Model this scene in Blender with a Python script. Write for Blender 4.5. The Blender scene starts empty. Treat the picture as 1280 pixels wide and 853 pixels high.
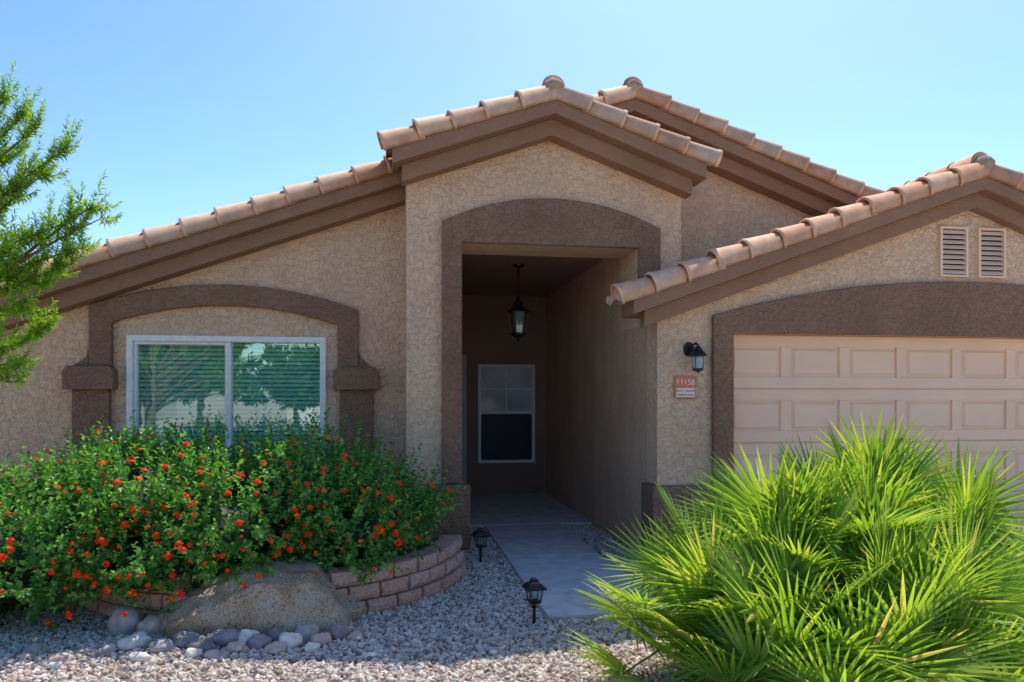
import bpy, math, random
import numpy as np
from mathutils import Vector, Matrix, noise, Euler
random.seed(7); rng=np.random.default_rng(7)
scene=bpy.context.scene
COL=scene.collection

# ------------------------------------------------------------------ helpers
def empty(name,loc=(0,0,0)):
    e=bpy.data.objects.new(name,None); e.location=loc; COL.objects.link(e); return e
def mkobj(name,verts,faces,mat,parent=None,smooth=False,bevel=0,seg=2,loc=(0,0,0)):
    me=bpy.data.meshes.new(name); me.from_pydata([tuple(v) for v in verts],[],[tuple(f) for f in faces]); me.update()
    if smooth: me.polygons.foreach_set("use_smooth",[True]*len(me.polygons))
    o=bpy.data.objects.new(name,me); COL.objects.link(o); o.location=loc
    if mat: me.materials.append(mat)
    if parent: o.parent=parent
    if bevel:
        b=o.modifiers.new("bev",'BEVEL'); b.width=bevel; b.segments=seg; b.limit_method='ANGLE'; b.angle_limit=math.radians(40)
    return o
class MB:
    def __init__(s): s.v=[]; s.f=[]
    def add(s,vs,fs):
        n=len(s.v); s.v+= [tuple(x) for x in vs]; s.f+=[tuple(i+n for i in f) for f in fs]
    def prism(s,poly,v0,v1):   # poly in (u,z), counter clockwise seen from -v
        n=len(poly)
        vs=[(u,v0,z) for u,z in poly]+[(u,v1,z) for u,z in poly]
        fs=[tuple(range(n)),tuple(range(2*n-1,n-1,-1))]
        for i in range(n):
            j=(i+1)%n; fs.append((i,i+n,j+n,j))
        s.add(vs,fs)
    def box(s,u0,u1,v0,v1,z0,z1):
        s.prism([(u0,z0),(u1,z0),(u1,z1),(u0,z1)],v0,v1)
    def lathe(s,prof,c,n=24,rot=0,cap=True):
        vs=[];fs=[];m=len(prof)
        for r,z in prof:
            for k in range(n):
                a=2*math.pi*k/n+rot; vs.append((c[0]+r*math.cos(a),c[1]+r*math.sin(a),c[2]+z))
        for i in range(m-1):
            for k in range(n):
                k2=(k+1)%n; fs.append((i*n+k,i*n+k2,(i+1)*n+k2,(i+1)*n+k))
        if cap:
            fs.append(tuple(range(n-1,-1,-1))); fs.append(tuple((m-1)*n+k for k in range(n)))
        s.add(vs,fs)
    def tube(s,pts,rad,n=6):
        pts=[Vector(p) for p in pts]; vs=[];fs=[]
        for i,p in enumerate(pts):
            d=(pts[min(i+1,len(pts)-1)]-pts[max(i-1,0)]).normalized()
            a=d.orthogonal().normalized() if i==0 else (a-d*a.dot(d)).normalized()
            b=d.cross(a); r=rad[i] if hasattr(rad,'__len__') else rad
            for k in range(n):
                t=2*math.pi*k/n; vs.append(p+a*(r*math.cos(t))+b*(r*math.sin(t)))
        for i in range(len(pts)-1):
            for k in range(n):
                k2=(k+1)%n; fs.append((i*n+k,i*n+k2,(i+1)*n+k2,(i+1)*n+k))
        fs.append(tuple(range(n-1,-1,-1))); fs.append(tuple((len(pts)-1)*n+k for k in range(n)))
        s.add(vs,fs)
    def obj(s,name,mat,parent=None,**k): return mkobj(name,s.v,s.f,mat,parent,**k)

# ------------------------------------------------------------------ materials
def newmat(name):
    m=bpy.data.materials.new(name); m.use_nodes=True; nt=m.node_tree
    return m,nt,nt.nodes,nt.links,nt.nodes["Principled BSDF"]
def ramp(N,stops,interp='LINEAR'):
    r=N.new('ShaderNodeValToRGB'); cr=r.color_ramp; cr.interpolation=interp
    while len(cr.elements)<len(stops): cr.elements.new(0.5)
    for e,(p,c) in zip(cr.elements,stops): e.position=p; e.color=(*c,1)
    return r
def stucco(name,c,scale=1.0,bump=0.6,var=0.12,dirt=True):
    m,nt,N,L,B=newmat(name)
    tc=N.new('ShaderNodeTexCoord')
    n1=N.new('ShaderNodeTexNoise'); n1.inputs['Scale'].default_value=1.3; n1.inputs['Detail'].default_value=6
    n2=N.new('ShaderNodeTexNoise'); n2.inputs['Scale'].default_value=50*scale; n2.inputs['Detail'].default_value=6; n2.inputs['Roughness'].default_value=.6
    n3=N.new('ShaderNodeTexNoise'); n3.inputs['Scale'].default_value=18*scale; n3.inputs['Detail'].default_value=6; n3.inputs['Distortion'].default_value=.6
    for n in (n1,n2,n3): L.new(tc.outputs['Object'],n.inputs['Vector'])
    a=N.new('ShaderNodeMath'); a.operation='MULTIPLY_ADD'; L.new(n1.outputs[0],a.inputs[0]); a.inputs[1].default_value=.5; 
    b=N.new('ShaderNodeMath'); b.operation='MULTIPLY'; L.new(n2.outputs[0],b.inputs[0]); b.inputs[1].default_value=.5
    L.new(b.outputs[0],a.inputs[2])
    lo=tuple(x*(1-var*1.6) for x in c); hi=tuple(min(1,x*(1+var*1.6)) for x in c)
    r=ramp(N,[(.36,lo),(.64,hi)]); L.new(a.outputs[0],r.inputs[0])
    mp=N.new('ShaderNodeMapping'); mp.inputs['Scale'].default_value=(5,5,.6); L.new(tc.outputs['Object'],mp.inputs[0])
    n4=N.new('ShaderNodeTexNoise'); n4.inputs['Scale'].default_value=1; n4.inputs['Detail'].default_value=4; L.new(mp.outputs[0],n4.inputs['Vector'])
    r4=ramp(N,[(.35,(.94,.93,.92)),(.55,(1,1,1))]); L.new(n4.outputs[0],r4.inputs[0])
    mx=N.new('ShaderNodeMix'); mx.data_type='RGBA'; mx.blend_type='MULTIPLY'; mx.inputs[0].default_value=1 if dirt else 0
    L.new(r.outputs[0],mx.inputs[6]); L.new(r4.outputs[0],mx.inputs[7]); L.new(mx.outputs[2],B.inputs['Base Color'])
    B.inputs['Roughness'].default_value=.92
    B.inputs['Specular IOR Level'].default_value=.2
    r3=ramp(N,[(.44,(0,0,0)),(.55,(1,1,1))]); L.new(n3.outputs[0],r3.inputs[0])
    s=N.new('ShaderNodeMath'); s.operation='ADD'; L.new(n2.outputs[0],s.inputs[0]); 
    h=N.new('ShaderNodeMath'); h.operation='MULTIPLY'; h.inputs[1].default_value=.5; L.new(r3.outputs[0],h.inputs[0]); L.new(h.outputs[0],s.inputs[1])
    bp=N.new('ShaderNodeBump'); bp.inputs['Strength'].default_value=bump; bp.inputs['Distance'].default_value=.026
    L.new(s.outputs[0],bp.inputs['Height']); L.new(bp.outputs[0],B.inputs['Normal'])
    return m
def plain(name,c,rough=.6,metal=0,nscale=20,var=.08,bump=.1,spec=.4):
    m,nt,N,L,B=newmat(name)
    tc=N.new('ShaderNodeTexCoord'); n=N.new('ShaderNodeTexNoise'); n.inputs['Scale'].default_value=nscale; n.inputs['Detail'].default_value=5
    L.new(tc.outputs['Object'],n.inputs['Vector'])
    r=ramp(N,[(.3,tuple(x*(1-var) for x in c)),(.7,tuple(min(1,x*(1+var)) for x in c))]); L.new(n.outputs[0],r.inputs[0]); L.new(r.outputs[0],B.inputs['Base Color'])
    B.inputs['Roughness'].default_value=rough; B.inputs['Metallic'].default_value=metal; B.inputs['Specular IOR Level'].default_value=spec
    if bump:
        bp=N.new('ShaderNodeBump'); bp.inputs['Strength'].default_value=bump; bp.inputs['Distance'].default_value=.01; L.new(n.outputs[0],bp.inputs['Height']); L.new(bp.outputs[0],B.inputs['Normal'])
    return m
def island(name,stops,rough=.8,bump=.4,nscale=30,mott=.25,interp='LINEAR',obj_random=False,spec=.3):
    m,nt,N,L,B=newmat(name)
    if obj_random:
        g=N.new('ShaderNodeObjectInfo'); out=g.outputs['Random']
    else:
        g=N.new('ShaderNodeNewGeometry'); out=g.outputs['Random Per Island']
    r=ramp(N,stops,interp); L.new(out,r.inputs[0])
    tc=N.new('ShaderNodeTexCoord'); n=N.new('ShaderNodeTexNoise'); n.inputs['Scale'].default_value=nscale; n.inputs['Detail'].default_value=7; L.new(tc.outputs['Object'],n.inputs['Vector'])
    r2=ramp(N,[(.3,(1-mott,)*3),(.7,(1,1,1))]); L.new(n.outputs[0],r2.inputs[0])
    mx=N.new('ShaderNodeMix'); mx.data_type='RGBA'; mx.blend_type='MULTIPLY'; mx.inputs[0].default_value=1
    L.new(r.outputs[0],mx.inputs[6]); L.new(r2.outputs[0],mx.inputs[7]); L.new(mx.outputs[2],B.inputs['Base Color'])
    B.inputs['Roughness'].default_value=rough; B.inputs['Specular IOR Level'].default_value=spec
    if bump:
        bp=N.new('ShaderNodeBump'); bp.inputs['Strength'].default_value=bump; bp.inputs['Distance'].default_value=.01; L.new(n.outputs[0],bp.inputs['Height']); L.new(bp.outputs[0],B.inputs['Normal'])
    return m
def leafmat(name,stops,trans=.4,tcol=None,rough=.45,spec=.35):
    m,nt,N,L,B=newmat(name)
    g=N.new('ShaderNodeNewGeometry'); r=ramp(N,stops); L.new(g.outputs['Random Per Island'],r.inputs[0])
    L.new(r.outputs[0],B.inputs['Base Color']); B.inputs['Roughness'].default_value=rough; B.inputs['Specular IOR Level'].default_value=spec
    t=N.new('ShaderNodeBsdfTranslucent')
    mm=N.new('ShaderNodeMix'); mm.data_type='RGBA'; mm.blend_type='MULTIPLY'; mm.inputs[0].default_value=1
    L.new(r.outputs[0],mm.inputs[6]); mm.inputs[7].default_value=(*(tcol or (1.6,1.5,.5)),1); L.new(mm.outputs[2],t.inputs['Color'])
    mx=N.new('ShaderNodeMixShader'); mx.inputs[0].default_value=trans; L.new(B.outputs[0],mx.inputs[1]); L.new(t.outputs[0],mx.inputs[2])
    L.new(mx.outputs[0],N['Material Output'].inputs['Surface'])
    return m
def glassmat(name,tint,refl,wav=0.0):
    m,nt,N,L,B=newmat(name); N.remove(B)
    t=N.new('ShaderNodeBsdfTransparent'); t.inputs[0].default_value=(*tint,1)
    g=N.new('ShaderNodeBsdfGlossy'); g.inputs['Roughness'].default_value=.01; g.inputs['Color'].default_value=(.8,1,.97,1)
    mx=N.new('ShaderNodeMixShader'); mx.inputs[0].default_value=refl
    L.new(t.outputs[0],mx.inputs[1]); L.new(g.outputs[0],mx.inputs[2]); L.new(mx.outputs[0],N['Material Output'].inputs['Surface'])
    if wav:
        tc=N.new('ShaderNodeTexCoord'); n=N.new('ShaderNodeTexNoise'); n.inputs['Scale'].default_value=3; L.new(tc.outputs['Object'],n.inputs['Vector'])
        bp=N.new('ShaderNodeBump'); bp.inputs['Strength'].default_value=wav; bp.inputs['Distance'].default_value=.01; L.new(n.outputs[0],bp.inputs['Height']); L.new(bp.outputs[0],g.inputs['Normal'])
    return m

M_ST=stucco('stucco_tan',(.93,.615,.40),bump=1.0,var=.07)
M_STD=stucco('stucco_tan_shaded',(.78,.51,.33),bump=.9,var=.07)  # darker copy of the tan stucco; the corridor's shade is in the colour
M_BR=stucco('stucco_brown',(.36,.207,.130),scale=1.1,bump=1.0,var=.1)
M_BRD=stucco('fascia_brown',(.32,.183,.115),scale=1.2,bump=.4,var=.08)
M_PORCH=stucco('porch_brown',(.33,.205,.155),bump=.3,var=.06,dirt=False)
M_DOOR=plain('garage_door_paint',(.90,.61,.41),rough=.55,nscale=3,var=.04,bump=.03)
M_WHITE=plain('white_frame',(.84,.84,.80),rough=.4,bump=0)
M_BLIND=plain('blind_slat',(.80,.92,.84),rough=.5,bump=0)
M_DARK=plain('unlit_dark',(.02,.02,.02),bump=0)  # near-black colour stands in for unlit depth
M_BLACK=plain('black_metal',(.012,.012,.014),rough=.35,bump=.1,nscale=60)
M_GL=glassmat('window_glass',(.62,.94,.84),.36,.08)
M_GL2=glassmat('clear_glass',(.85,.88,.88),.12)
M_SCREEN=plain('insect_screen',(.012,.012,.02),rough=.5,bump=0)
M_CONC=plain('concrete',(.60,.58,.55),rough=.9,nscale=7,var=.16,bump=.15)
M_DRIVE=plain('driveway_concrete',(.68,.60,.49),rough=.9,nscale=5,var=.1,bump=.15)
M_TILE=island('clay_tile',[(0,(.76,.38,.22)),(.35,(.88,.50,.30)),(.7,(.92,.60,.39)),(1,(.80,.47,.31))],rough=.75,nscale=9,mott=.30,bump=.2)
M_MORTAR=plain('mortar',(.42,.28,.20),rough=.95,nscale=25,var=.25,bump=.6)
M_BLOCK=island('retaining_block',[(0,(.70,.37,.26)),(.5,(.80,.47,.34)),(1,(.74,.45,.35))],rough=.95,nscale=45,mott=.4,bump=.9)
M_BARK=plain('bark',(.16,.11,.07),rough=.95,nscale=40,var=.35,bump=.8)

# ------------------------------------------------------------------ house
house=empty('stucco_house')
def arch(u0,u1,zs,zp,n=20):   # circular segment from (u1,zs) over top to (u0,zs)
    c=(u0+u1)/2;h=(u1-u0)/2;s=zp-zs;R=(h*h+s*s)/(2*s);zc=zp-R;a=math.asin(h/R)
    return [(c+R*math.sin(a-2*a*i/n),zc+R*math.cos(a-2*a*i/n)) for i in range(n+1)]
SL=.36
BC,BZ=2.52,4.80
def zb(u): return BZ-.1-SL*abs(u-BC)
w=MB()
WU0,WU1,WZ0,WZ1=-2.58,-.67,.80,2.20
w.prism([(-4.2,0),(WU0,0),(WU0,zb(WU0)),(-4.2,zb(-4.2))],7.8,8.0)
w.prism([(WU0,0),(WU1,0),(WU1,WZ0),(WU0,WZ0)],7.8,8.0)
w.prism([(WU0,WZ1),(WU1,WZ1),(WU1,zb(WU1)),(WU0,zb(WU0))],7.8,8.0)
w.prism([(WU1,0),(.16,0),(.16,zb(.16)),(WU1,zb(WU1))],7.8,8.0)
w.prism([(.16,3.3),(2.7,3.3),(2.7,2.3),(9.2,2.3),(BC,zb(BC)),(.16,zb(.16))],7.8,8.0)
w.box(-4.2,-4.0,8.0,21,0,zb(-4.2)-.02); w.box(9.0,9.2,6.9,21,0,2.3); w.box(-4.2,9.2,21,21.2,0,2.3)
w.obj('main_walls',M_ST,house)
# ---- entry block
EC,EZ=1.53,4.50
def ze(u): return EZ-.1-SL*abs(u-EC)
w=MB()
w.prism([(.134,0),(.67,0),(.67,3.09),(2.452,3.09),(2.452,2.3),(2.92,2.3),(2.92,ze(2.92)),(EC,ze(EC)),(.134,ze(.134))],7.2,7.75)
w.obj('entry_wall',M_ST,house)
w=MB(); w.box(.134,.16,7.75,7.8,0,3.9); w.box(2.8,2.92,7.75,7.8,2.6,3.9); w.obj('entry_wall_return',M_ST,house)
t=MB()
t.prism([(.478,.75),(.668,.75),(.668,3.088),(2.455,3.088),(2.455,2.35),(2.68,2.35)]+arch(.478,2.68,3.29,3.55),7.14,7.2)
t.obj('entry_arch_trim',M_BR,house,bevel=.012)
t=MB(); t.box(.07,.74,7.06,7.79,.12,.745); t.obj('pier_base',M_BR,house,bevel=.02)
t=MB(); t.box(.12,.69,7.10,7.79,-.05,.12); t.obj('pier_footing',M_CONC,house,bevel=.01)
# ---- corridor
w=MB()
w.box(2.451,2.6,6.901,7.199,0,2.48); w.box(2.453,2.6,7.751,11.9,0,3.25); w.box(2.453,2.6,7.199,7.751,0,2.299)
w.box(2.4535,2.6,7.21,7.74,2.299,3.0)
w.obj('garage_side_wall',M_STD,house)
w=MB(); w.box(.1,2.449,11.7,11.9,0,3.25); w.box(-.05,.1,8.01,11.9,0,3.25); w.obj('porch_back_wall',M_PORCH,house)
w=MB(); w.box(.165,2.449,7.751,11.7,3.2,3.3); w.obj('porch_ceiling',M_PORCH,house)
w=MB(); w.box(.25,1.16,11.64,11.7,0,2.25); w.obj('front_door_frame',plain('door_frame',(.55,.55,.48)),house,bevel=.01)
w=MB(); w.box(.33,1.08,11.62,11.64,.02,2.17); w.obj('front_door',plain('front_door_paint',(.25,.14,.09)),house,bevel=.005)
w=MB()
for (a,b,c,d) in [(1.34,2.26,2.05,2.10),(1.34,2.26,.53,.58),(1.34,1.39,.58,2.05),(2.21,2.26,.58,2.05),(1.39,2.21,1.31,1.37)]: w.box(a,b,11.64,11.7,c,d)
w.obj('porch_window_frame',M_WHITE,house,bevel=.005)
w=MB(); w.box(1.79,1.81,11.66,11.68,1.37,2.05); w.box(1.39,1.79,11.66,11.68,1.70,1.72); w.box(1.81,2.21,11.66,11.68,1.70,1.72); w.obj('porch_window_muntins',M_WHITE,house)
w=MB(); w.box(1.39,2.21,11.685,11.699,1.37,2.05); w.obj('porch_window_glass',plain('porch_glass_reflection',(.55,.60,.66),rough=.06,bump=0,nscale=2,var=.3,spec=.8),house)  # opaque bluish grey paints the reflection in the upper panes
w=MB(); w.box(1.39,2.21,11.665,11.699,.58,1.31); w.obj('porch_window_screen',M_SCREEN,house)
# ---- garage
GC,GZ=5.72,3.82
def zg(u): return GZ-.1-SL*abs(u-GC)
GU0,GU1=2.45,8.99
DU0,DU1,DZ=3.2,8.24,2.2
w=MB()
w.prism([(GU0,0),(DU0,0),(DU0,DZ),(DU1,DZ),(DU1,0),(GU1,0),(GU1,zg(GU1)),(GC,zg(GC)),(GU0,zg(GU0))],6.62,6.9)
w.obj('garage_wall',M_ST,house)
t=MB()
t.prism([(2.985,.0),(3.19,.0),(3.19,2.195),(8.25,2.195),(8.25,.0),(8.455,.0)]+arch(2.985,8.455,2.36,2.74,28),6.56,6.62)
t.obj('garage_arch_trim',M_BR,house,bevel=.012)
d=MB(); d.box(DU0,DU1,6.78,6.82,.06,DZ); 
pan=MB(); pw=(DU1-DU0)/8; ph=(DZ-.08)/4
for r in range(4):
    z0=.08+r*ph; z1=z0+ph
    d.box(DU0+.001,DU1-.001,6.762,6.78,z0+.006,z0+.115); d.box(DU0+.001,DU1-.001,6.762,6.78,z1-.115,z1-.006)
    for c in range(9):
        a=DU0+c*pw-.055; b=a+.11
        a=max(a,DU0+.001); b=min(b,DU1-.001)
        d.box(a,b,6.762,6.78,z0+.115,z1-.115)
    for c in range(8):
        a=DU0+c*pw+.055+.014; b=DU0+(c+1)*pw-.055-.014; p=z0+.129; q=z1-.129; k=.028
        vs=[(a,6.78,p),(b,6.78,p),(b,6.78,q),(a,6.78,q),(a+k,6.761,p+k),(b-k,6.761,p+k),(b-k,6.761,q-k),(a+k,6.761,q-k)]
        pan.add(vs,[(4,5,6,7),(0,1,5,4),(1,2,6,5),(2,3,7,6),(3,0,4,7)])
d.obj('garage_door',M_DOOR,house,bevel=.004); pan.obj('garage_door_panels',M_DOOR,house)
w=MB(); w.box(DU0,DU1,6.77,6.80,.035,.058); w.obj('garage_door_seal',M_BLACK,house)
# vents
for k,(a,b) in enumerate([(5.39,5.70),(5.82,6.13)]):
    f=MB(); z0,z1=2.79,3.29
    f.box(a,a+.025,6.585,6.62,z0,z1); f.box(b-.025,b,6.585,6.62,z0,z1); f.box(a+.025,b-.025,6.585,6.62,z0,z0+.02); f.box(a+.025,b-.025,6.585,6.62,z1-.02,z1)
    n=9
    for i in range(n):
        z=z0+.03+i*(z1-z0-.05)/n
        f.add([(a+.025,6.588,z),(b-.025,6.588,z),(b-.025,6.616,z+.034),(a+.025,6.616,z+.034),(a+.025,6.588,z+.006),(b-.025,6.588,z+.006),(b-.025,6.616,z+.040),(a+.025,6.616,z+.040)],
              [(0,1,2,3),(7,6,5,4),(0,4,5,1),(2,6,7,3),(0,3,7,4),(1,5,6,2)])
    f.obj('gable_vent_%d'%k,M_DOOR,house)
    f=MB(); f.box(a+.02,b-.02,6.617,6.621,z0+.01,z1-.01); f.obj('vent_back_%d'%k,M_DARK,house)
t=MB(); t.box(2.385,2.985,6.555,6.9,-.02,.76); t.obj('garage_corner_base',M_BR,house,bevel=.015)
t=MB(); t.box(-4.27,-3.10,7.72,7.8,-.02,.75); t.box(-.14,.065,7.72,7.8,-.02,.75); t.obj('wainscot',M_BR,house,bevel=.015)
# ---- left window surround
t=MB()
t.prism([(-2.91,1.89),(-2.70,1.89),(-2.70,2.32)]+arch(-2.70,-.55,2.32,2.50)[::-1][1:-1]+[(-.55,2.32),(-.55,1.89),(-.34,1.89)]+arch(-2.91,-.34,2.48,2.71),7.73,7.8)
t.obj('window_arch_trim',M_BR,house,bevel=.012)
t=MB()
for s in (0,1):
    def mu(u): return u if s==0 else -3.25-u
    def quad(pts,v0,v1):
        P=[(mu(u),z) for u,z in pts]
        if s: P=P[::-1]
        t.prism(P,v0,v1)
    quad([(-3.12,1.66),(-2.66,1.66),(-2.66,1.84),(-2.70,1.89),(-3.08,1.89),(-3.12,1.84)],7.66,7.8)
    quad([(-3.06,.0),(-2.72,.0),(-2.72,1.66),(-3.06,1.66)],7.735,7.8)
    quad([(-3.06,1.89),(-2.911,1.89),(-2.911,2.06),(-2.93,1.99),(-2.98,1.94)],7.74,7.8)
t.obj('window_pilasters',M_BR,house,bevel=.012)
# window
w=MB()
a,b,c,d_=WU0,WU1,WZ0,WZ1; fw=.06
w.box(a,b,7.77,7.88,d_-fw,d_); w.box(a,b,7.77,7.88,c,c+fw); w.box(a,a+fw,7.77,7.88,c+fw,d_-fw); w.box(b-fw,b,7.77,7.88,c+fw,d_-fw)
w.box(-1.66,-1.60,7.79,7.88,c+fw,d_-fw)
w.box(a+fw,-1.66,7.80,7.86,d_-fw-.03,d_-fw);w.box(a+fw,a+fw+.03,7.80,7.86,c+fw,d_-fw-.03)
w.obj('window_frame',M_WHITE,house,bevel=.006)
w=MB(); w.add([(a+fw,7.84,c+fw),(-1.66,7.84,c+fw),(-1.66,7.84,d_-fw),(a+fw,7.84,d_-fw)],[(0,1,2,3)]); w.add([(-1.60,7.85,c+fw),(b-fw,7.85,c+fw),(b-fw,7.85,d_-fw),(-1.60,7.85,d_-fw)],[(0,1,2,3)])
w.obj('window_glass_panes',M_GL,house)
w=MB()
z=c+fw+.02
while z<d_-fw:
    w.add([(a+.03,7.890,z),(b-.03,7.890,z),(b-.03,7.912,z+.036),(a+.03,7.912,z+.036)],[(0,1,2,3)]); z+=.045
w.obj('window_blinds',M_BLIND,house)
w=MB(); w.box(a,b,8.05,8.08,c-.1,d_+.1); w.obj('unlit_room_panel',M_DARK,house)  # black panel painted as the unlit interior behind the blinds

# ---- roofs
def rake_tiles(mb,cx,zr,vf,half,side,seglen=.335,r=.108):
    ca=1/math.sqrt(1+SL*SL); sa=SL*ca
    ax=Vector((side*ca,0,-sa)); nn=Vector((side*sa,0,ca)); pv=Vector((0,-1,0))
    Lt=half/ca; n=max(1,round(Lt/seglen)); s=Lt/n
    for i in range(n):
        t0=i*s-.03; t1=(i+1)*s+.035+random.uniform(-.012,.012)
        ra=r*.86; rb=r*1.06; lift0=-.005; lift1=.012+random.uniform(-.004,.006)
        jit=random.uniform(-.007,.007)
        rings=[(t0,ra,lift0),(t1-.03,rb,lift1),(t1-.03,rb+.006,lift1),(t1,rb+.008,lift1),(t1,rb-.012,lift1)]
        vs=[];fs=[];K=13
        for (t,rr,lf) in rings:
            base=Vector((cx,vf+.09,zr))+ax*t+nn*(lf+jit)
            for k in range(K):
                a=math.radians(-50+k*(235/(K-1)))
                vs.append(base+pv*(rr*math.cos(a))+nn*(rr*math.sin(a)*(.95)))
        for i2 in range(len(rings)-1):
            for k in range(K-1):
                q=(i2*K+k,i2*K+k+1,(i2+1)*K+k+1,(i2+1)*K+k)
                fs.append(q if side<0 else q[::-1])
        mb.add(vs,fs)
def ridge(mb,cx,zr,vf,vb,r=.10):
    v=vf
    while v<vb:
        vs=[];fs=[];K=13;rings=[(v,r*1.05),(v+.36,r*.9)]
        for (vv,rr) in rings:
            for k in range(K):
                a=math.radians(-20+k*220/(K-1)); vs.append((cx+rr*math.cos(a),vv,zr+.02+rr*math.sin(a)))
        for k in range(K-1): fs.append((k,k+1,K+k+1,K+k))
        fs.append(tuple(range(K)))
        mb.add(vs,fs); v+=.33
def field(mb,cx,zr,u_edge,vf,vb,side,dv=.03,per=.30):
    ca=1/math.sqrt(1+SL*SL)
    L=abs(u_edge-cx)/ca; nc=max(1,round(L/.38)); s=L/nc
    rows=[]
    for i in range(nc):
        rows+= [(i*s,.0),((i+1)*s-.001,.035)]
    rows.append((L,-.03))
    nv=int((vb-vf)/dv)+1
    vs=[];fs=[]
    for (t,of) in rows:
        for j in range(nv):
            v=vf+(vb-vf)*j/(nv-1)
            wv=.055*abs(math.sin(math.pi*(v-vf)/per))**.7
            vs.append((cx+side*t*ca,v,zr-SL*ca*t+wv+of-.03))
    for i in range(len(rows)-1):
        for j in range(nv-1):
            q=(i*nv+j,i*nv+j+1,(i+1)*nv+j+1,(i+1)*nv+j); fs.append(q if side<0 else q[::-1])
    mb.add(vs,fs)
def fascia(mb,cx,zr,hl,hr,v0,v1,top,bot):
    mb.prism([(cx-hl,zr-SL*hl-top),(cx-hl,zr-SL*hl-bot),(cx,zr-bot),(cx+hr,zr-SL*hr-bot),(cx+hr,zr-SL*hr-top),(cx,zr-top)],v0,v1)
tiles=MB(); fld=MB(); fas=MB(); mort=MB()
def ball(mb,c,r):
    prof=[(r*math.sin(math.pi*i/8)+.001,-r*math.cos(math.pi*i/8)*.8) for i in range(9)]
    b0=len(mb.v); mb.lathe(prof,c,16)
    for k in range(b0,len(mb.v)):
        p=Vector(mb.v[k]); mb.v[k]=tuple(p+Vector((noise.noise(p*20),noise.noise(p*20+Vector((5,0,0))),noise.noise(p*20+Vector((0,5,0)))))*.02)
rake_tiles(tiles,BC,BZ,7.42,7.0,-1); rake_tiles(tiles,BC,BZ,7.42,7.0,1); ridge(tiles,BC,BZ+.05,7.52,21); ball(mort,(BC,7.50,BZ+.05),.10)
field(fld,BC,BZ,-4.5,7.5,21,-1,.05); field(fld,BC,BZ,9.5,7.5,21,1,.05)
fascia(fas,BC,BZ,7.0,7.0,7.47,7.8,.04,.20); fascia(fas,BC,BZ,6.9,6.9,7.60,7.8,.20,.35)
rake_tiles(tiles,EC,EZ,6.84,1.60,-1); rake_tiles(tiles,EC,EZ,6.84,1.60,1); ridge(tiles,EC,EZ+.05,6.94,8.4); ball(mort,(EC,6.92,EZ+.05),.10)
field(fld,EC,EZ+.02,-.06,6.92,8.0,-1); field(fld,EC,EZ+.02,3.12,6.92,8.0,1)
fascia(fas,EC,EZ,1.53,1.53,6.88,7.2,.04,.21); fascia(fas,EC,EZ,1.44,1.44,7.02,7.2,.21,.37)
rake_tiles(tiles,GC,GZ,6.34,3.68,-1); rake_tiles(tiles,GC,GZ,6.34,3.72,1); ridge(tiles,GC,GZ+.05,6.44,8.6); ball(mort,(GC,6.42,GZ+.05),.10)
field(fld,GC,GZ,2.02,6.40,6.84,-1); field(fld,GC,GZ,2.40,6.84,7.19,-1); field(fld,GC,GZ,2.93,7.19,8.6,-1); field(fld,GC,GZ,9.4,6.40,8.6,1)
fascia(fas,GC,GZ,3.58,3.58,6.38,6.62,.04,.20); fascia(fas,GC,GZ,3.44,3.44,6.50,6.62,.20,.35)
fas.box(2.16,2.449,6.621,6.82,2.34,2.48)
to=tiles.obj('rake_and_ridge_tiles',M_TILE,house,smooth=True); 
sm=to.modifiers.new('s','SOLIDIFY'); sm.thickness=.012; sm.offset=-1
fo=fld.obj('roof_tile_field',M_TILE,house)
fas.obj('roof_fascia',M_BRD,house,bevel=.008)
mort.obj('ridge_mortar',M_MORTAR,house,smooth=True)

# ------------------------------------------------------------------ lanterns, sign
def pendant():
    e=empty('hanging_lantern',(1.52,8.9,3.2)); m=MB()
    zt=0
    m.lathe([(.065,0),(.06,-.02),(.02,-.035)],(0,0,zt),16)
    for i in range(9):
        z=zt-.05-i*.032; 
        pts=[(.012*math.cos(a)*(1 if i%2 else 0),.012*math.cos(a)*(0 if i%2 else 1),z+.02*math.sin(a)) for a in [k*math.pi/4 for k in range(9)]]
        m.tube(pts,.0045,5)
    m.lathe([(.008,0),(.02,-.01),(.03,-.05),(.055,-.07),(.06,-.1),(.02,-.1)],(0,0,zt-.33),8)
    m.lathe([(.02,0),(.12,-.07),(.125,-.085),(.02,-.085)],(0,0,zt-.42),6)
    zb_=zt-.505
    for k in range(6):
        a=k*math.pi/3
        m.tube([(.105*math.cos(a),.105*math.sin(a),zb_),(.075*math.cos(a),.075*math.sin(a),zb_-.22)],.008,5)
    m.lathe([(.03,0),(.085,0),(.08,-.02),(.04,-.045),(.015,-.06),(.018,-.075),(.004,-.095)],(0,0,zb_-.22),6)
    for k in range(3):
        a=k*2*math.pi/3; m.tube([(.03*math.cos(a),.03*math.sin(a),zb_-.22),(.03*math.cos(a),.03*math.sin(a),zb_-.14)],.008,6)
    m.obj('frame',M_BLACK,e)
    g=MB(); g.lathe([(.098,0),(.07,-.22)],(0,0,zb_),6,cap=False); g.obj('glass',M_GL2,e)
    b=MB(); 
    for k in range(3):
        a=k*2*math.pi/3; b.lathe([(.008,0),(.012,.02),(.002,.05)],(.03*math.cos(a),.03*math.sin(a),zb_-.138),8)
    b.obj('bulbs',plain('bulb',(.8,.78,.7),bump=0,rough=.2),e)
    e.scale=(1.15,1.15,1.15)
pendant()
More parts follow.
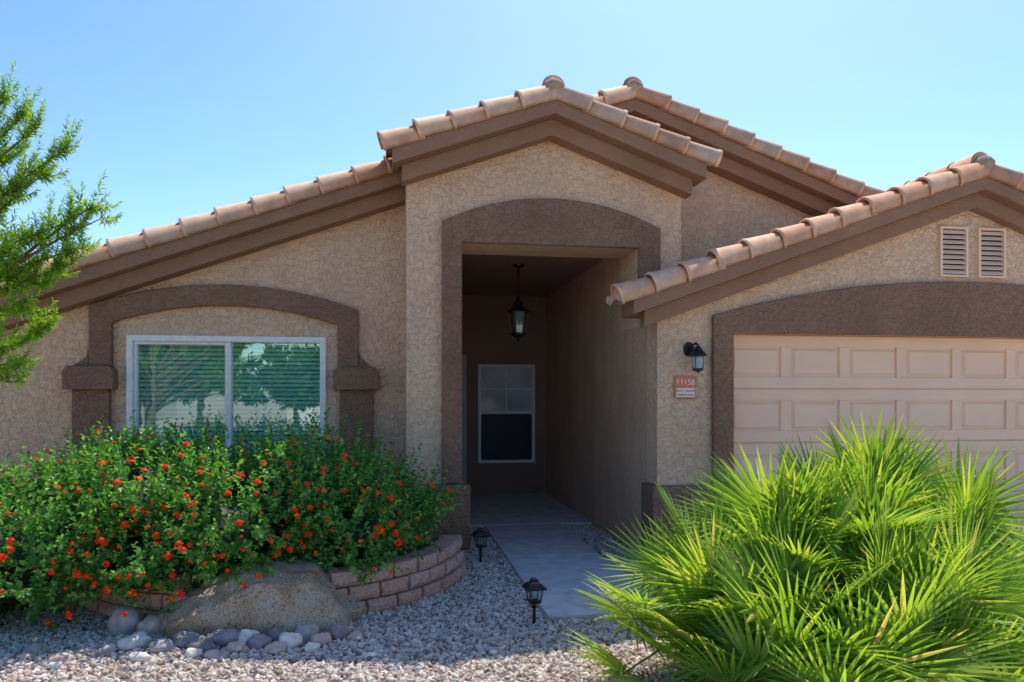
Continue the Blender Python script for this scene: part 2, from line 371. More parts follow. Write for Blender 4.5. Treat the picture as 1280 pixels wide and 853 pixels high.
def wall_lamp():
    e=empty('wall_lantern',(2.80,6.62,0)); m=MB()
    vs=[];n=16
    for k in range(n): a=2*math.pi*k/n; vs.append((-.04+.05*math.cos(a),-.018,2.04+.065*math.sin(a)))
    for k in range(n): a=2*math.pi*k/n; vs.append((-.04+.055*math.cos(a),-.001,2.04+.07*math.sin(a)))
    m.add(vs,[tuple(range(n))[::-1]]+[(k,(k+1)%n,n+(k+1)%n,n+k) for k in range(n)])
    m.tube([(-.04,-.01,2.04),(-.03,-.06,2.075),(-.01,-.10,2.09),(0,-.12,2.07),(0,-.12,2.05)],.011,8)
    m.lathe([(.02,.05),(.03,.035),(.055,.0),(.085,-.03),(.087,-.042),(.05,-.042)],(0,-.12,2.01),24)
    m.lathe([(.05,0),(.052,-.015),(.02,-.03),(.006,-.04)],(0,-.12,1.855),16)
    for k in range(4):
        a=k*math.pi/2+.78; m.tube([(.05*math.cos(a),-.12+.05*math.sin(a),1.97),(.05*math.cos(a),-.12+.05*math.sin(a),1.85)],.004,5)
    m.obj('frame',M_BLACK,e,smooth=False)
    g=MB(); g.lathe([(.045,.0),(.052,-.04),(.046,-.11)],(0,-.12,1.965),16,cap=False); g.obj('glass_jar',plain('frosted_jar',(.35,.36,.36),rough=.1,bump=0,spec=.9),e,smooth=True)
wall_lamp()
def path_lamp(u,v,s=1):
    e=empty('path_lantern',(u,v,0)); e.scale=(s,s,s); m=MB()
    m.lathe([(.012,-.05),(.012,.12),(.03,.125),(.012,.13),(.012,.15)],(0,0,0),8)
    m.lathe([(.03,.15),(.052,.155),(.055,.165),(.05,.17)],(0,0,0),4,rot=math.pi/4)
    for k in range(4):
        a=k*math.pi/2+math.pi/4; m.tube([(.05*math.cos(a),.05*math.sin(a),.165),(.068*math.cos(a),.068*math.sin(a),.255)],.005,4)
    m.lathe([(.05,.25),(.098,.252),(.1,.262),(.06,.292),(.035,.303),(.03,.32),(.012,.328)],(0,0,0),4,rot=math.pi/4)
    m.obj('frame',M_BLACK,e)
    g=MB(); g.lathe([(.046,.168),(.064,.252)],(0,0,0),4,rot=math.pi/4,cap=False); g.obj('glass',M_GL2,e)
    e.rotation_euler=(0,0,.15)
path_lamp(.83,7.0,1.05); path_lamp(.98,5.08,1.0)
sg=empty('house_number_sign',(2.72,6.61,1.68))
m=MB(); m.box(-.105,.105,-.012,.0,-.105,.105); m.obj('plaque',plain('plaque_orange',(.70,.20,.09),rough=.5,bump=0),sg,bevel=.004)
m=MB(); m.box(-.092,.092,-.016,-.012,-.09,-.01); m.obj('panel_white',plain('plaque_white',(.85,.78,.70),bump=0),sg)
def text(body,size,loc,mat,par):
    c=bpy.data.curves.new('txt','FONT'); c.body=body; c.size=size; c.align_x='CENTER'; c.extrude=.001
    o=bpy.data.objects.new('lettering',c); COL.objects.link(o); o.location=loc; o.rotation_euler=(math.pi/2,0,0); c.materials.append(mat); o.parent=par
text('11158',.075,(0,-.014,.025),plain('digits',(.88,.83,.74),bump=0),sg)
TR=plain('digits_red',(.5,.06,.03),bump=0)
text('DUTY CRAWL',.03,(0,-.018,-.045),TR,sg); text('MARBLE HOUSE',.024,(0,-.018,-.078),TR,sg)

# ------------------------------------------------------------------ ground
m,nt,N,L,B=newmat('desert_gravel')
tc=N.new('ShaderNodeTexCoord'); vo=N.new('ShaderNodeTexVoronoi'); vo.inputs['Scale'].default_value=34; L.new(tc.outputs['Object'],vo.inputs['Vector'])
sp=N.new('ShaderNodeSeparateColor'); L.new(vo.outputs['Color'],sp.inputs[0])
GST=[(0,(.46,.33,.22)),(.2,(.68,.51,.35)),(.4,(.54,.46,.38)),(.6,(.75,.61,.45)),(.8,(.40,.32,.27)),(1,(.84,.75,.62))]
r=ramp(N,GST); L.new(sp.outputs[0],r.inputs[0]); 
dk=ramp(N,[(0,(1,1,1)),(.35,(.9,.9,.9)),(.75,(.4,.4,.4))]); L.new(vo.outputs['Distance'],dk.inputs[0])
mx=N.new('ShaderNodeMix'); mx.data_type='RGBA'; mx.blend_type='MULTIPLY'; mx.inputs[0].default_value=1; L.new(r.outputs[0],mx.inputs[6]); L.new(dk.outputs[0],mx.inputs[7]); L.new(mx.outputs[2],B.inputs['Base Color'])
B.inputs['Roughness'].default_value=.9
bp=N.new('ShaderNodeBump'); bp.invert=True; bp.inputs['Distance'].default_value=.02; bp.inputs['Strength'].default_value=.5; L.new(vo.outputs['Distance'],bp.inputs['Height']); L.new(bp.outputs[0],B.inputs['Normal'])
M_GRAVEL=m
M_GBASE=plain('gravel_bed',(.18,.13,.10),rough=1,nscale=60,var=.4,bump=.5)
mkobj('ground',[(-300,-300,-.01),(300,-300,-.01),(300,300,-.01),(-300,300,-.01)],[(0,1,2,3)],M_GRAVEL)
g=MB()
for (a,b,c,d_) in [(-7,1.098,1.2,5.13),(-7,1.098,5.13,7.79),(.2,1.098,7.79,8.895),(1.098,3.095,1.2,5.145),(2.035,2.44,6.07,8.895),(2.44,3.095,6.07,6.55)]:
    g.add([(a,c,0),(b,c,0),(b,d_,0),(a,d_,0)],[(0,1,2,3)])
gr=g.obj('gravel',M_GBASE)
M_PEB=island('pebble',[(0,(.50,.34,.23)),(.14,(.78,.62,.46)),(.3,(.52,.46,.43)),(.45,(.85,.74,.59)),(.6,(.22,.18,.17)),(.72,(.66,.47,.36)),(.86,(.94,.89,.80)),(1,(.46,.36,.29))],rough=.85,bump=.2,nscale=3,mott=.2,obj_random=True)
ng=bpy.data.node_groups.new('gravel_scatter','GeometryNodeTree')
ng.interface.new_socket('Geometry',in_out='INPUT',socket_type='NodeSocketGeometry'); ng.interface.new_socket('Geometry',in_out='OUTPUT',socket_type='NodeSocketGeometry')
N=ng.nodes;L=ng.links
gi=N.new('NodeGroupInput');go=N.new('NodeGroupOutput')
dp=N.new('GeometryNodeDistributePointsOnFaces'); dp.inputs['Density'].default_value=1900
L.new(gi.outputs[0],dp.inputs['Mesh'])
ico=N.new('GeometryNodeMeshIcoSphere'); ico.inputs['Radius'].default_value=.0155; ico.inputs['Subdivisions'].default_value=2
spn=N.new('GeometryNodeSetPosition'); nz=N.new('ShaderNodeTexNoise'); nz.inputs['Scale'].default_value=60
vm=N.new('ShaderNodeVectorMath'); vm.operation='SUBTRACT'; vm.inputs[1].default_value=(.5,.5,.5); vs_=N.new('ShaderNodeVectorMath'); vs_.operation='SCALE'; vs_.inputs['Scale'].default_value=.018
L.new(nz.outputs['Color'],vm.inputs[0]); L.new(vm.outputs[0],vs_.inputs[0]); L.new(ico.outputs[0],spn.inputs['Geometry']); L.new(vs_.outputs[0],spn.inputs['Offset'])
smt=N.new('GeometryNodeSetMaterial'); smt.inputs['Material'].default_value=M_PEB; L.new(spn.outputs[0],smt.inputs['Geometry'])
iop=N.new('GeometryNodeInstanceOnPoints'); L.new(dp.outputs['Points'],iop.inputs['Points']); L.new(smt.outputs[0],iop.inputs['Instance'])
rv=N.new('FunctionNodeRandomValue'); rv.data_type='FLOAT_VECTOR'; rv.inputs[1].default_value=(6.28,6.28,6.28); L.new(rv.outputs[0],iop.inputs['Rotation'])
rs=N.new('FunctionNodeRandomValue'); rs.data_type='FLOAT_VECTOR'; rs.inputs[0].default_value=(.5,.5,.4); rs.inputs[1].default_value=(1.8,1.5,1.1); rs.inputs['Seed'].default_value=5; L.new(rs.outputs[0],iop.inputs['Scale'])
jg=N.new('GeometryNodeJoinGeometry'); L.new(iop.outputs[0],jg.inputs[0]); L.new(gi.outputs[0],jg.inputs[0]); L.new(jg.outputs[0],go.inputs[0])
gm=gr.modifiers.new('scatter','NODES'); gm.node_group=ng
p=MB()
for (a,b,c,d_) in [(1.1,2.03,5.15,6.06),(1.1,2.03,6.075,7.10),(1.1,2.03,7.115,8.89),(2.045,3.08,5.15,6.06)]:
    p.box(a,b,c,d_,-.03,.034)
p.box(.1,2.449,8.905,11.7,-.03,.036)
p.obj('concrete_path',M_CONC,bevel=.006)
p=MB()
for i in range(4):
    for j in range(2):
        p.box(3.1+j*2.72,3.1+j*2.72+2.71,-8.6+i*3.82,-8.6+(i+1)*3.82-.01,-.05,.035)
p.obj('driveway',M_DRIVE,bevel=.006)

# ------------------------------------------------------------------ stones
import bmesh
def rock(name,c,sx,sy,sz,mat,parent=None,seed=0,sub=4,amp=.25,ang=0,freq=1.6):
    bm=bmesh.new(); bmesh.ops.create_icosphere(bm,subdivisions=sub,radius=1)
    for v in bm.verts:
        p=v.co.copy(); q=p*freq+Vector((seed*7.3,seed*3.1,seed))
        d=noise.noise(q)*amp+noise.noise(q*2.7)*amp*.35+noise.noise(q*7)*amp*.14
        p=p*(1+d)
        v.co=Vector((p.x*sx,p.y*sy,p.z*sz))
    me=bpy.data.meshes.new(name); bm.to_mesh(me); bm.free(); me.materials.append(mat)
    me.polygons.foreach_set("use_smooth",[True]*len(me.polygons))
    o=bpy.data.objects.new(name,me); COL.objects.link(o); o.location=c; o.rotation_euler=(0,0,ang)
    if parent:o.parent=parent
    return o
m,nt,N,L,B=newmat('granite_boulder')
tc=N.new('ShaderNodeTexCoord')
n1=N.new('ShaderNodeTexNoise'); n1.inputs['Scale'].default_value=5; n1.inputs['Detail'].default_value=8
n2=N.new('ShaderNodeTexNoise'); n2.inputs['Scale'].default_value=75; n2.inputs['Detail'].default_value=6; n2.inputs['Roughness'].default_value=.75
for n in (n1,n2): L.new(tc.outputs['Object'],n.inputs['Vector'])
r1=ramp(N,[(.35,(.66,.43,.25)),(.55,(.84,.65,.44)),(.75,(.88,.76,.58))]); L.new(n1.outputs[0],r1.inputs[0])
r2=ramp(N,[(.38,(.25,.22,.20)),(.48,(.95,.95,.95)),(.66,(1.15,1.12,1.08))]); L.new(n2.outputs[0],r2.inputs[0])
mx=N.new('ShaderNodeMix'); mx.data_type='RGBA'; mx.blend_type='MULTIPLY'; mx.inputs[0].default_value=1; L.new(r1.outputs[0],mx.inputs[6]); L.new(r2.outputs[0],mx.inputs[7]); L.new(mx.outputs[2],B.inputs['Base Color'])
bp=N.new('ShaderNodeBump'); bp.inputs['Distance'].default_value=.035; bp.inputs['Strength'].default_value=1; L.new(n2.outputs[0],bp.inputs['Height']); L.new(bp.outputs[0],B.inputs['Normal']); B.inputs['Roughness'].default_value=.95
M_BOULD=m
def boulder(name,c,sx,sy,sz,mat,planes,seed=1):
    bm=bmesh.new(); bmesh.ops.create_icosphere(bm,subdivisions=6,radius=1)
    PL=[(Vector(n).normalized(),d) for n,d in planes]
    for v in bm.verts:
        p=v.co.copy()*1.15
        for n,d in PL:
            e=p.dot(n)-d
            if e>0: p-=n*e*.93
        q=p*1.8+Vector((seed,seed*2,0))
        p*=1+noise.noise(q)*.08+noise.noise(q*3)*.05+noise.noise(q*9)*.022
        v.co=Vector((p.x*sx,p.y*sy,p.z*sz))
    me=bpy.data.meshes.new(name); bm.to_mesh(me); bm.free(); me.materials.append(mat)
    me.polygons.foreach_set("use_smooth",[True]*len(me.polygons))
    o=bpy.data.objects.new(name,me); COL.objects.link(o); o.location=c; return o
boulder('boulder',(-.90,5.36,.02),.66,.36,.42,M_BOULD,[((-.55,-.2,.8),.72),((.15,-.15,1),.82),((.75,-.1,.55),.86),((0,-1,.25),.82),((-.3,-1,-.1),.86),((.4,-1,.5),.80),((-1,-.3,0),.97),((1,-.2,-.1),.95)],seed=3)
M_RS=[plain('river_stone_%d'%i,c,rough=.7,nscale=14,var=.25,bump=.15) for i,c in enumerate([(.30,.26,.26),(.44,.38,.36),(.60,.45,.36),(.78,.70,.59),(.21,.18,.18),(.36,.26,.25)])]
rv_=empty('river_stones')
SS=[(-1.62,4.98,.085,3),(-1.42,4.86,.08,1),(-1.30,4.95,.09,0),(-1.18,4.84,.08,4),(-1.06,4.93,.10,0),(-.96,4.78,.07,2),(-.92,4.93,.08,3),(-.84,4.84,.08,0),(-.74,4.95,.09,4),(-.64,4.84,.08,3),(-.56,4.96,.09,1),(-.45,4.84,.07,2),(-1.95,4.72,.06,2),(-1.5,4.7,.055,3),(-.34,4.98,.08,5),(-1.2,4.72,.06,3),(-.72,4.73,.06,2),(-1.08,4.68,.05,1),(-.5,4.72,.05,3),(-.24,4.9,.05,2),(-1.75,4.88,.06,1),(-2.2,4.95,.05,1)]
for i,(u,v,s,k) in enumerate(SS):
    rock('stone_%d'%i,(u,v+.06,s*.35),s*random.uniform(.9,1.25),s*random.uniform(.7,1),s*random.uniform(.55,.78),M_RS[k],rv_,seed=i+10,sub=3,amp=.35,ang=random.uniform(0,3))
rock('stone_a',(-1.78,5.35,.06),.10,.09,.12,M_RS[1],rv_,seed=41,sub=3,amp=.25); rock('stone_b',(-1.6,5.30,.04),.09,.08,.08,M_RS[2],rv_,seed=42,sub=3)
for i in range(26):
    s=random.uniform(.022,.038); rock('pebble_%d'%i,(random.uniform(-2.6,.9),random.uniform(3.9,5.0),.015),s*1.2,s,s*.6,M_RS[random.choice([1,2,3,3,0])],rv_,seed=60+i,sub=2,amp=.3)
# ------------------------------------------------------------------ planter wall
pl=MB(); PC=(-.95,6.92); PR=1.62
def block(mb,a,da,z0,z1,r0,r1,jr):
    K=5;J=3
    vs=[];fs=[]
    idx={}
    for j in range(J+1):
        for i in range(K+1):
            aa=a-da/2+da*i/K; e=min(i,K-i,j,J-j)
            rr=r0+jr-(0.020 if e==0 else 0)+random.uniform(-.008,.008)
            z=z0+(z1-z0)*j/J
            idx[(i,j)]=len(vs); vs.append((PC[0]+rr*math.sin(aa),PC[1]-rr*math.cos(aa),z))
    for j in range(J):
        for i in range(K): fs.append((idx[i,j],idx[i+1,j],idx[i+1,j+1],idx[i,j+1]))
    bk={}
    for j in (0,J):
        for i in range(K+1):
            aa=a-(da/2+0)+da*i/K; bk[(i,j)]=len(vs); vs.append((PC[0]+r1*math.sin(aa),PC[1]-r1*math.cos(aa),z0+(z1-z0)*j/J))
    for i in range(K):
        fs.append((idx[i,J],idx[i+1,J],bk[i+1,J],bk[i,J])); fs.append((bk[i,0],bk[i+1,0],idx[i+1,0],idx[i,0])); fs.append((bk[i,J],bk[i+1,J],bk[i+1,0],bk[i,0]))
    fs.append(tuple(idx[0,j] for j in range(J+1))+(bk[0,J],bk[0,0])); fs.append(tuple(idx[K,j] for j in range(J,-1,-1))+(bk[K,0],bk[K,J]))
    mb.add(vs,fs)
da=.27/PR
for cse in range(3):
    a=-1.75+(da/2 if cse%2 else 0)
    while a<1.45:
        u=PC[0]+PR*math.sin(a)
        if not (-1.42<u<-.45 and abs(a)<.5):
            block(pl,a,da-.012,cse*.113-.01,cse*.113+.097,PR-cse*.018,PR-.2-cse*.018,random.uniform(-.01,.01))
        a+=da
planter=empty('planter_retaining_wall')
pl.obj('blocks',M_BLOCK,planter,bevel=.009)
s=MB(); s.lathe([(1.5,.0),(1.5,.25)],(PC[0],PC[1],0),40); 
s.obj('soil',plain('soil',(.12,.08,.055),nscale=30,var=.3,bump=.8),planter)

# ------------------------------------------------------------------ foliage tools
def nrm(a): return a/np.maximum(np.linalg.norm(a,axis=1,keepdims=True),1e-9)
def leaf_quads(P,D,Nn,L,W,fold=.25):
    S=nrm(np.cross(D,Nn)); Nn=nrm(np.cross(S,D))
    L=L[:,None];W=W[:,None]
    b=P; l=P+D*L*.42+S*W*.5+Nn*W*fold; t=P+D*L-Nn*L*.08; r=P+D*L*.42-S*W*.5+Nn*W*fold
    V=np.stack([b,r,t,l],1).reshape(-1,3); n=len(P); F=np.arange(4*n).reshape(n,4); return V,F
def sprigs(P,D,Len,nl,LL,LW,up=0.15,spread=.9,decus=True,start=.1,taper=.35):
    Vs=[];Fs=[];off=0;n=len(P)
    A=nrm(np.cross(D,rng.normal(size=(n,3)))); Bv=np.cross(D,A)
    for j in range(nl):
        t=start+(1-start)*j/(nl-1)
        pos=P+D*(Len*t)[:,None]+np.array([0,0,1])*(up*Len*t*t)[:,None]
        ph=(j%2)*math.pi+(j//2)*(math.pi/2 if decus else 2.4)+rng.uniform(-.4,.4,n)
        side=A*np.cos(ph)[:,None]+Bv*np.sin(ph)[:,None]
        k=spread*(1-.45*t)
        d=nrm(D*(1-k*.6)+side*k+rng.normal(size=(n,3))*.15)
        nn=nrm(D+np.array([0,0,.5])+rng.normal(size=(n,3))*.25)
        sc=rng.uniform(.7,1.2,n)*(1-taper*t)
        V,F=leaf_quads(pos,d,nn,LL*sc,LW*sc)
        Vs.append(V);Fs.append(F+off);off+=len(V)
    return np.concatenate(Vs),np.concatenate(Fs)
def npobj(name,V,F,mat,parent):
    me=bpy.data.meshes.new(name); me.from_pydata(V.tolist(),[],F.tolist()); me.materials.append(mat)
    o=bpy.data.objects.new(name,me); COL.objects.link(o); o.parent=parent; return o
# ------------------------------------------------------------------ lantana bush
bush=empty('flowering_lantana_bush')
ELL=[(-3.05,6.15,.42,.55,.65,.42),(-2.45,6.0,.48,.80,.80,.50),(-1.85,6.35,.70,.75,.9,.46),(-1.2,6.05,.55,.65,.75,.48),(-.70,6.45,.74,.62,.85,.42),(-.15,6.35,.60,.50,.65,.34),(-2.3,6.6,.70,.6,.7,.42),(-1.75,5.75,.38,.5,.5,.30),(-.35,6.0,.50,.4,.5,.28),(-2.75,5.75,.25,.5,.5,.28)]
def bush_points(n,lo=.78,hi=1.05):
    out=[];nor=[]
    w_=np.array([e[3]*e[4]+e[3]*e[5] for e in ELL]); w_/=w_.sum()
    while len(out)<n:
        i=rng.choice(len(ELL),p=w_); e=ELL[i]; d=rng.normal(size=3); d/=np.linalg.norm(d)
        if d[2]<-.55 or d[1]>.75: continue
        lump=1+.38*noise.noise(Vector((d[0]*3+i*5,d[1]*3,d[2]*3)))
        r=rng.uniform(lo,hi)*lump
        p=np.array([e[0]+d[0]*r*e[3],e[1]+d[1]*r*e[4],e[2]+d[2]*r*e[5]])
        if p[2]<.06 or p[1]>7.68: continue
        if noise.noise(Vector(p)*4.5)<-.22: continue
        ok=True
        for j,f in enumerate(ELL):
            if j!=i and ((p[0]-f[0])/f[3])**2+((p[1]-f[1])/f[4])**2+((p[2]-f[2])/f[5])**2<.6: ok=False;break
        if not ok: continue
        nn=np.array([d[0]/e[3],d[1]/e[4],d[2]/e[5]]); nn/=np.linalg.norm(nn)
        out.append(p);nor.append(nn)
    return np.array(out),np.array(nor)
P,Nn=bush_points(2600)
D=nrm(Nn*.8+np.array([0,-.05,.35])+rng.normal(size=P.shape)*.45)
V,F=sprigs(P-D*.06,D,rng.uniform(.08,.36,len(P)),12,.062,.041)
M_LANT=leafmat('lantana_leaf',[(0,(.05,.17,.045)),(.4,(.10,.27,.055)),(.75,(.17,.37,.075)),(1,(.30,.50,.11))],trans=.4,tcol=(1.4,1.6,.5))
npobj('leaves',V,F,M_LANT,bush)
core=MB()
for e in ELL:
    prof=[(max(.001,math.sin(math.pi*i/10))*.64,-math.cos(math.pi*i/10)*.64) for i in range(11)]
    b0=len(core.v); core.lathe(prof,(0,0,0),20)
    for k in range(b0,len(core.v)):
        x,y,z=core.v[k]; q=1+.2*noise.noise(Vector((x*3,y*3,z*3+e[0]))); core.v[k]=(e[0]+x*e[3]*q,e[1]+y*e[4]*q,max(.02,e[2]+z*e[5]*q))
core.obj('shade_core',plain('shade_core_green',(.022,.045,.015),nscale=40,var=.6,bump=1),bush)  # solid dark blobs, added to paint the shade inside the bush
P,Nn=bush_points(640,1.0,1.14)
fv=MB()
for p,n in zip(P,Nn):
    n=Vector(n)*.7+Vector((0,-.25,.5)); n.normalize(); n+=Vector(rng.normal(size=3))*.2; n.normalize(); a=n.orthogonal().normalized(); b=n.cross(a); c=Vector(p)+n*.10
    R=random.uniform(.010,.023)
    for k in range(13):
        rr=0 if k==0 else (R*.5 if k<5 else R); t=k*2.4; h=math.sqrt(max(0,1.1*R*R-rr*rr))*.7
        q=c+a*(rr*math.cos(t))+b*(rr*math.sin(t))+n*h; s_=R*.42
        nn=(n+(a*math.cos(t)+b*math.sin(t))*rr/R*.7).normalized(); x=nn.orthogonal().normalized(); y=nn.cross(x)
        fv.add([q+x*s_,q+y*s_,q-x*s_,q-y*s_],[(0,1,2,3)])
fv.obj('flowers',island('lantana_flower',[(0,(.97,.015,.008)),(.7,(.97,.045,.01)),(.92,(.97,.12,.02)),(1,(.97,.42,.04))],rough=.8,bump=0,mott=0,spec=.1),bush)

# ------------------------------------------------------------------ fan palm
palm=empty('fan_palm_clump')
fan=MB(); pet=MB(); trk=MB()
def fanleaf(C,d,R,nseg,spreadA,tilt,droop,rollr=.8):
    d=d.normalized(); up=Vector((0,0,1)); s=d.cross(up)
    if s.length<.1: s=Vector((1,0,0))
    s.normalize(); n=s.cross(d).normalized()
    roll=random.uniform(-rollr,rollr); q=Matrix.Rotation(tilt,3,s); d=q@d; n=q@n; q=Matrix.Rotation(roll,3,d); s=q@s; n=q@n
    for k in range(nseg):
        th=(-spreadA+2*spreadA*k/(nseg-1))+random.uniform(-.02,.02)
        e=d*math.cos(th)+s*math.sin(th); f=(d*-math.sin(th)+s*math.cos(th))
        Rk=R*(1-.20*(abs(th)/spreadA)**2)*random.uniform(.88,1.06)
        wd=2*spreadA/(nseg-1)
        cup=.16
        rows=[(.03,.5),(.20,.5),(.40,1.0),(.60,.80),(.82,.44),(1.0,.04)]
        vs=[]
        dr=droop*random.uniform(.6,1.5)
        wmax=wd*Rk*.42*.5
        for (t,wk) in rows:
            r_=Rk*t; hw=wd*r_*.49 if t<.35 else wmax*wk
            c=C+e*r_+n*(cup*r_*abs(math.sin(th))*.8)-Vector((0,0,1))*(dr*Rk*t**2.6)
            z=n*(hw*.6)
            vs+=[c-f*hw,c+z,c+f*hw]
        fs=[]
        for i in range(len(rows)-1):
            for j in range(2): fs.append((i*3+j,i*3+j+1,(i+1)*3+j+1,(i+1)*3+j))
        fan.add(vs,fs)
crowns=[((2.14,3.75),.48,38),((2.77,3.95),.60,38),((1.68,3.72),.30,34),((2.37,3.35),.28,34),((3.17,3.8),.40,34),((1.86,3.3),.16,28),((2.52,3.75),.55,24),((2.75,3.35),.16,26),((2.05,3.1),.05,16)]
for (cu,cv),cz,n in crowns:
    trk.tube([(cu,cv,-.05),(cu,cv,cz*.5),(cu,cv,cz+.05)],[.09,.085,.05],10)
    for i in range(n):
        t=(i+.5)/n; el=math.radians(86-112*t**1.05); az=i*2.39996+random.uniform(-.2,.2)
        d=Vector((math.cos(az)*math.cos(el),math.sin(az)*math.cos(el),math.sin(el)))
        Lp=random.uniform(.28,.54)
        p0=Vector((cu,cv,cz)); p1=p0+d*Lp*.55+Vector((0,0,.03)); p2=p0+d*Lp-Vector((0,0,.05*math.cos(el)))
        if p2.z<.1: p2.z=.1
        pet.tube([p0,p1,p2],[.009,.007,.005],5)
        dd=(p2-p1).normalized()
        low=el<math.radians(38)
        fanleaf(p2,dd,random.uniform(.34,.44) if low else random.uniform(.38,.50),random.randint(26,32),math.radians(random.uniform(105,150) if low else random.uniform(85,125)),random.uniform(.3,1.35) if low else random.uniform(-.5,.4),random.uniform(.02,.16)*(1.3-math.sin(el)),.5 if low else 1.0)
M_PALM=leafmat('palm_leaf',[(0,(.14,.27,.05)),(.45,(.24,.41,.065)),(.85,(.38,.54,.10)),(.96,(.50,.55,.15)),(1,(.62,.50,.27))],trans=.5,tcol=(1.5,1.4,.42),rough=.5,spec=.3)
fan.obj('fan_leaves',M_PALM,palm); pet.obj('petioles',leafmat('petiole',[(0,(.16,.25,.06)),(1,(.25,.28,.1))],trans=.1),palm,smooth=True); trk.obj('trunks',M_BARK,palm,smooth=True)

# ------------------------------------------------------------------ trees
def tree(name,base,tips,leafL,leafW,mat,trunk_h,trunk_r,tw=16,nleaf=16,twl=(.12,.25),per=3,upc=.3,spread=.85,taper=.35,tlen=(.06,.24),stl=.3,inner=.5):
    e=empty(name); br=MB(); base=Vector(base)
    top=base+Vector((.05,0,trunk_h)); br.tube([base-Vector((0,0,.05)),base+Vector((.03,.02,trunk_h*.5)),top],[trunk_r,trunk_r*.8,trunk_r*.65],10)
    P=[];D=[]
    for tp in tips:
        tp=Vector(tp); st=base+(top-base)*random.uniform(.65,1); mid=st.lerp(tp,.5)+Vector((random.uniform(-.1,.1),random.uniform(-.1,.1),.12*(tp-st).length))
        pts=[]
        for i in range(9):
            t=i/8; pts.append(st*(1-t)**2+mid*2*t*(1-t)+tp*t*t)
        r0=trunk_r*stl; br.tube(pts,[r0*(1-.88*i/8) for i in range(9)],6)
        for k in range(tw):
            t=1-inner*random.random()**1.3; i=min(7,int(t*8)); p=pts[i].lerp(pts[i+1],t*8-i); dr=(pts[i+1]-pts[i]).normalized()
            d=(dr*.8+Vector(rng.normal(size=3))*.5+Vector((0,0,.35))).normalized(); l=random.uniform(*tlen)
            br.tube([p,p+d*l],[.004,.002],4)
            for q in range(per):
                P.append(p+d*l*(q*.4)); D.append((d+Vector(rng.normal(size=3))*.35).normalized())
    br.obj('trunk_and_limbs',M_BARK,e,smooth=True)
    P=np.array([tuple(x) for x in P]);D=np.array([tuple(x) for x in D])
    V,F=sprigs(P,D,rng.uniform(twl[0],twl[1],len(P)),nleaf,leafL,leafW,up=upc,decus=False,spread=spread,taper=taper,start=0)
    npobj('leaves',V,F,mat,e)
M_TREE=leafmat('tree_leaf',[(0,(.12,.26,.03)),(.5,(.24,.44,.05)),(1,(.44,.62,.09))],trans=.5,tcol=(1.5,1.4,.4))
tips=[(-2.22,4.92,3.30),(-2.32,4.9,3.38),(-1.98,4.89,3.10),(-2.12,4.95,2.96),(-1.80,4.86,2.76),(-1.76,4.86,2.68),(-1.96,4.9,2.66),(-2.16,4.8,2.42),(-1.92,4.86,2.40),(-1.86,4.86,2.50),(-2.10,4.9,2.00),(-2.2,4.85,2.12),(-2.20,4.8,1.68),(-2.4,5.0,2.7),(-2.3,4.9,3.05),(-2.25,4.85,2.3),(-2.20,4.8,1.90),(-2.1,4.85,3.22),(-2.20,4.85,1.80),(-2.05,4.9,2.30),(-2.15,4.85,2.55),(-2.2,4.85,2.85)]
for i in range(24):
    a=random.uniform(1.2,5.1); r=random.uniform(.3,1.2); tips.append((-3.3+r*math.cos(a),4.9+r*math.sin(a),random.uniform(1.9,3.6)))
tree('needle_leaf_tree',(-3.3,4.9,0),tips,.060,.0130,M_TREE,2.0,.09,tw=13,nleaf=60,twl=(.09,.20),per=1,upc=.5,spread=.95,taper=.45,tlen=(.03,.08),inner=.40)

# ------------------------------------------------------------------ street behind the camera
mkobj('road',[(-120,-18,-.002),(120,-18,-.002),(120,-10.2,-.002),(-120,-10.2,-.002)],[(0,1,2,3)],plain('asphalt',(.08,.08,.082),rough=.9,nscale=80,var=.3))
k=MB(); k.box(-120,120,-10.2,-8.7,-.05,.12); k.box(-120,120,-19.5,-18.0,-.05,.12); k.obj('pavement',M_DRIVE,bevel=.02)
def simple_house(u,v,w_,hgt,c):
    e=empty('neighbour_house'); m=MB(); st=stucco('nb_stucco',c,bump=.2)
    z=2.7;pk=z+(w_/2+.4)*.36
    m.prism([(u-w_/2,0),(u+w_/2,0),(u+w_/2,z),(u,z+w_/2*.36),(u-w_/2,z)],v-9,v); m.obj('walls',st,e)
    r=MB(); t=.14
    r.prism([(u-w_/2-.4,z-.14),(u,pk-.14),(u+w_/2+.4,z-.14),(u+w_/2+.4,z+t-.14),(u,pk+t-.14),(u-w_/2-.4,z+t-.14)],v-9.4,v+.4); r.obj('roof',M_TILE,e)
    g=MB(); g.box(u-w_/2+.6,u-w_/2+5.4,v,v+.05,0,2.15); g.obj('garage_door',M_WHITE,e)
    g=MB(); g.box(u+w_/2-3.4,u+w_/2-1.2,v,v+.04,.9,2.1); g.obj('window',M_SCREEN,e)
    g=MB(); g.box(u+w_/2-3.5,u+w_/2-1.1,v,v+.06,2.1,2.2);g.box(u+w_/2-3.5,u+w_/2-1.1,v,v+.06,.8,.9); g.obj('window_trim',M_WHITE,e)
simple_house(-.8,-27,10,3,(.78,.72,.62)); simple_house(-20,-27,12,3,(.6,.52,.43)); simple_house(14,-27,12,3,(.65,.58,.50))
M_T2=leafmat('street_tree_leaf',[(0,(.05,.12,.02)),(1,(.13,.25,.045))],trans=.3)
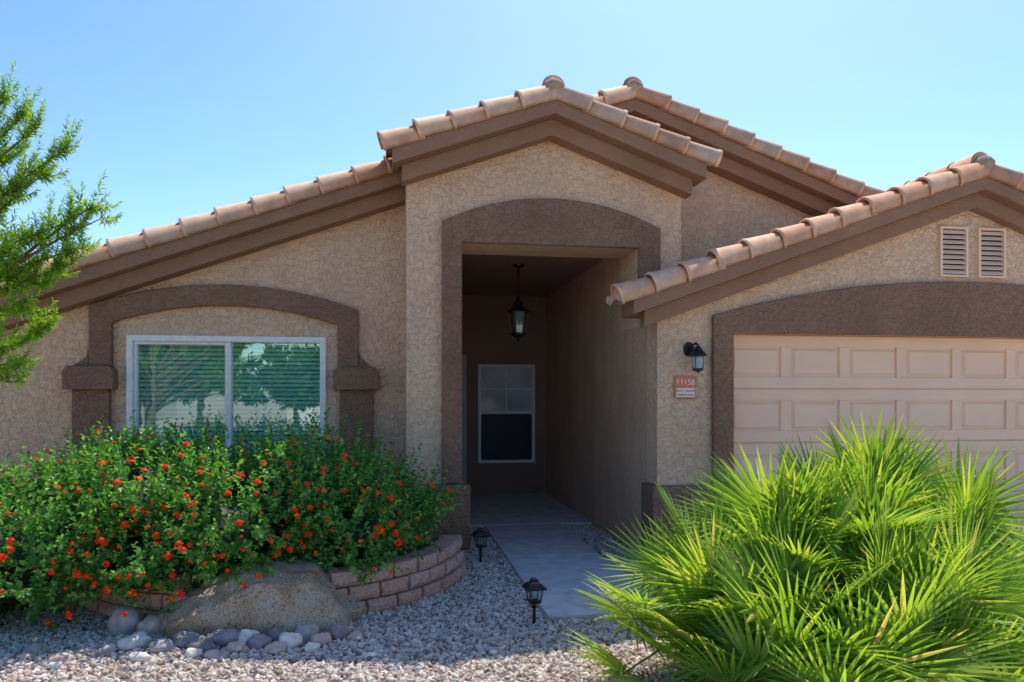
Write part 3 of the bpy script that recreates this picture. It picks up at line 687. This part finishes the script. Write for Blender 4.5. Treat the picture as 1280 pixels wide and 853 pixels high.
for (u,v,h,sd) in [(-8.6,-19.7,5.2,1.5),(-11.5,-20.5,5.0,1.5),(-4.6,-21,3.6,.8),(5.5,-22,4.2,1.1),(-28,-22,5,1.2),(20,-21,4.5,1.2)]:
    tp=[(u+random.gauss(0,sd),v+random.gauss(0,1.2),random.uniform(h*.3,h)) for _ in range(70)]
    tree('street_tree',(u,v,0),tp,.26,.16,M_T2,h*.4,.14,tw=10,nleaf=8,twl=(.3,.5),tlen=(.1,.35))

# ------------------------------------------------------------------ camera, light, world
cam=bpy.data.cameras.new('camera'); co=bpy.data.objects.new('camera',cam); COL.objects.link(co)
co.location=(0,0,1.6); co.rotation_euler=(math.pi/2,0,math.radians(-9.2)); cam.sensor_width=36; cam.lens=26.0; cam.shift_y=.0535; cam.clip_end=1000
scene.camera=co
EL=math.radians(59); AZ=math.radians(26)
wd=bpy.data.worlds.new('World'); scene.world=wd; wd.use_nodes=True; nt=wd.node_tree
sk=nt.nodes.new('ShaderNodeTexSky'); sk.sky_type='NISHITA'; sk.sun_disc=False; sk.sun_elevation=EL; sk.sun_rotation=AZ; sk.ozone_density=2.6; sk.air_density=1.0; sk.dust_density=1.0
hs=nt.nodes.new('ShaderNodeHueSaturation'); hs.inputs['Saturation'].default_value=1.15
gmn=nt.nodes.new('ShaderNodeGamma'); gmn.inputs['Gamma'].default_value=1.25
bg=nt.nodes['Background']; nt.links.new(sk.outputs[0],hs.inputs['Color']); nt.links.new(hs.outputs[0],gmn.inputs['Color']); nt.links.new(gmn.outputs[0],bg.inputs[0]); bg.inputs[1].default_value=.15
sl=bpy.data.lights.new('sun','SUN'); sl.energy=5; sl.angle=math.radians(.5); sl.color=(1,.94,.84)
so=bpy.data.objects.new('sun',sl); COL.objects.link(so)
S=Vector((math.sin(AZ)*math.cos(EL),math.cos(AZ)*math.cos(EL),math.sin(EL))); so.rotation_euler=S.to_track_quat('Z','Y').to_euler(); so.location=(0,0,20)
scene.view_settings.view_transform='Standard'; scene.view_settings.look='None'; scene.view_settings.exposure=0
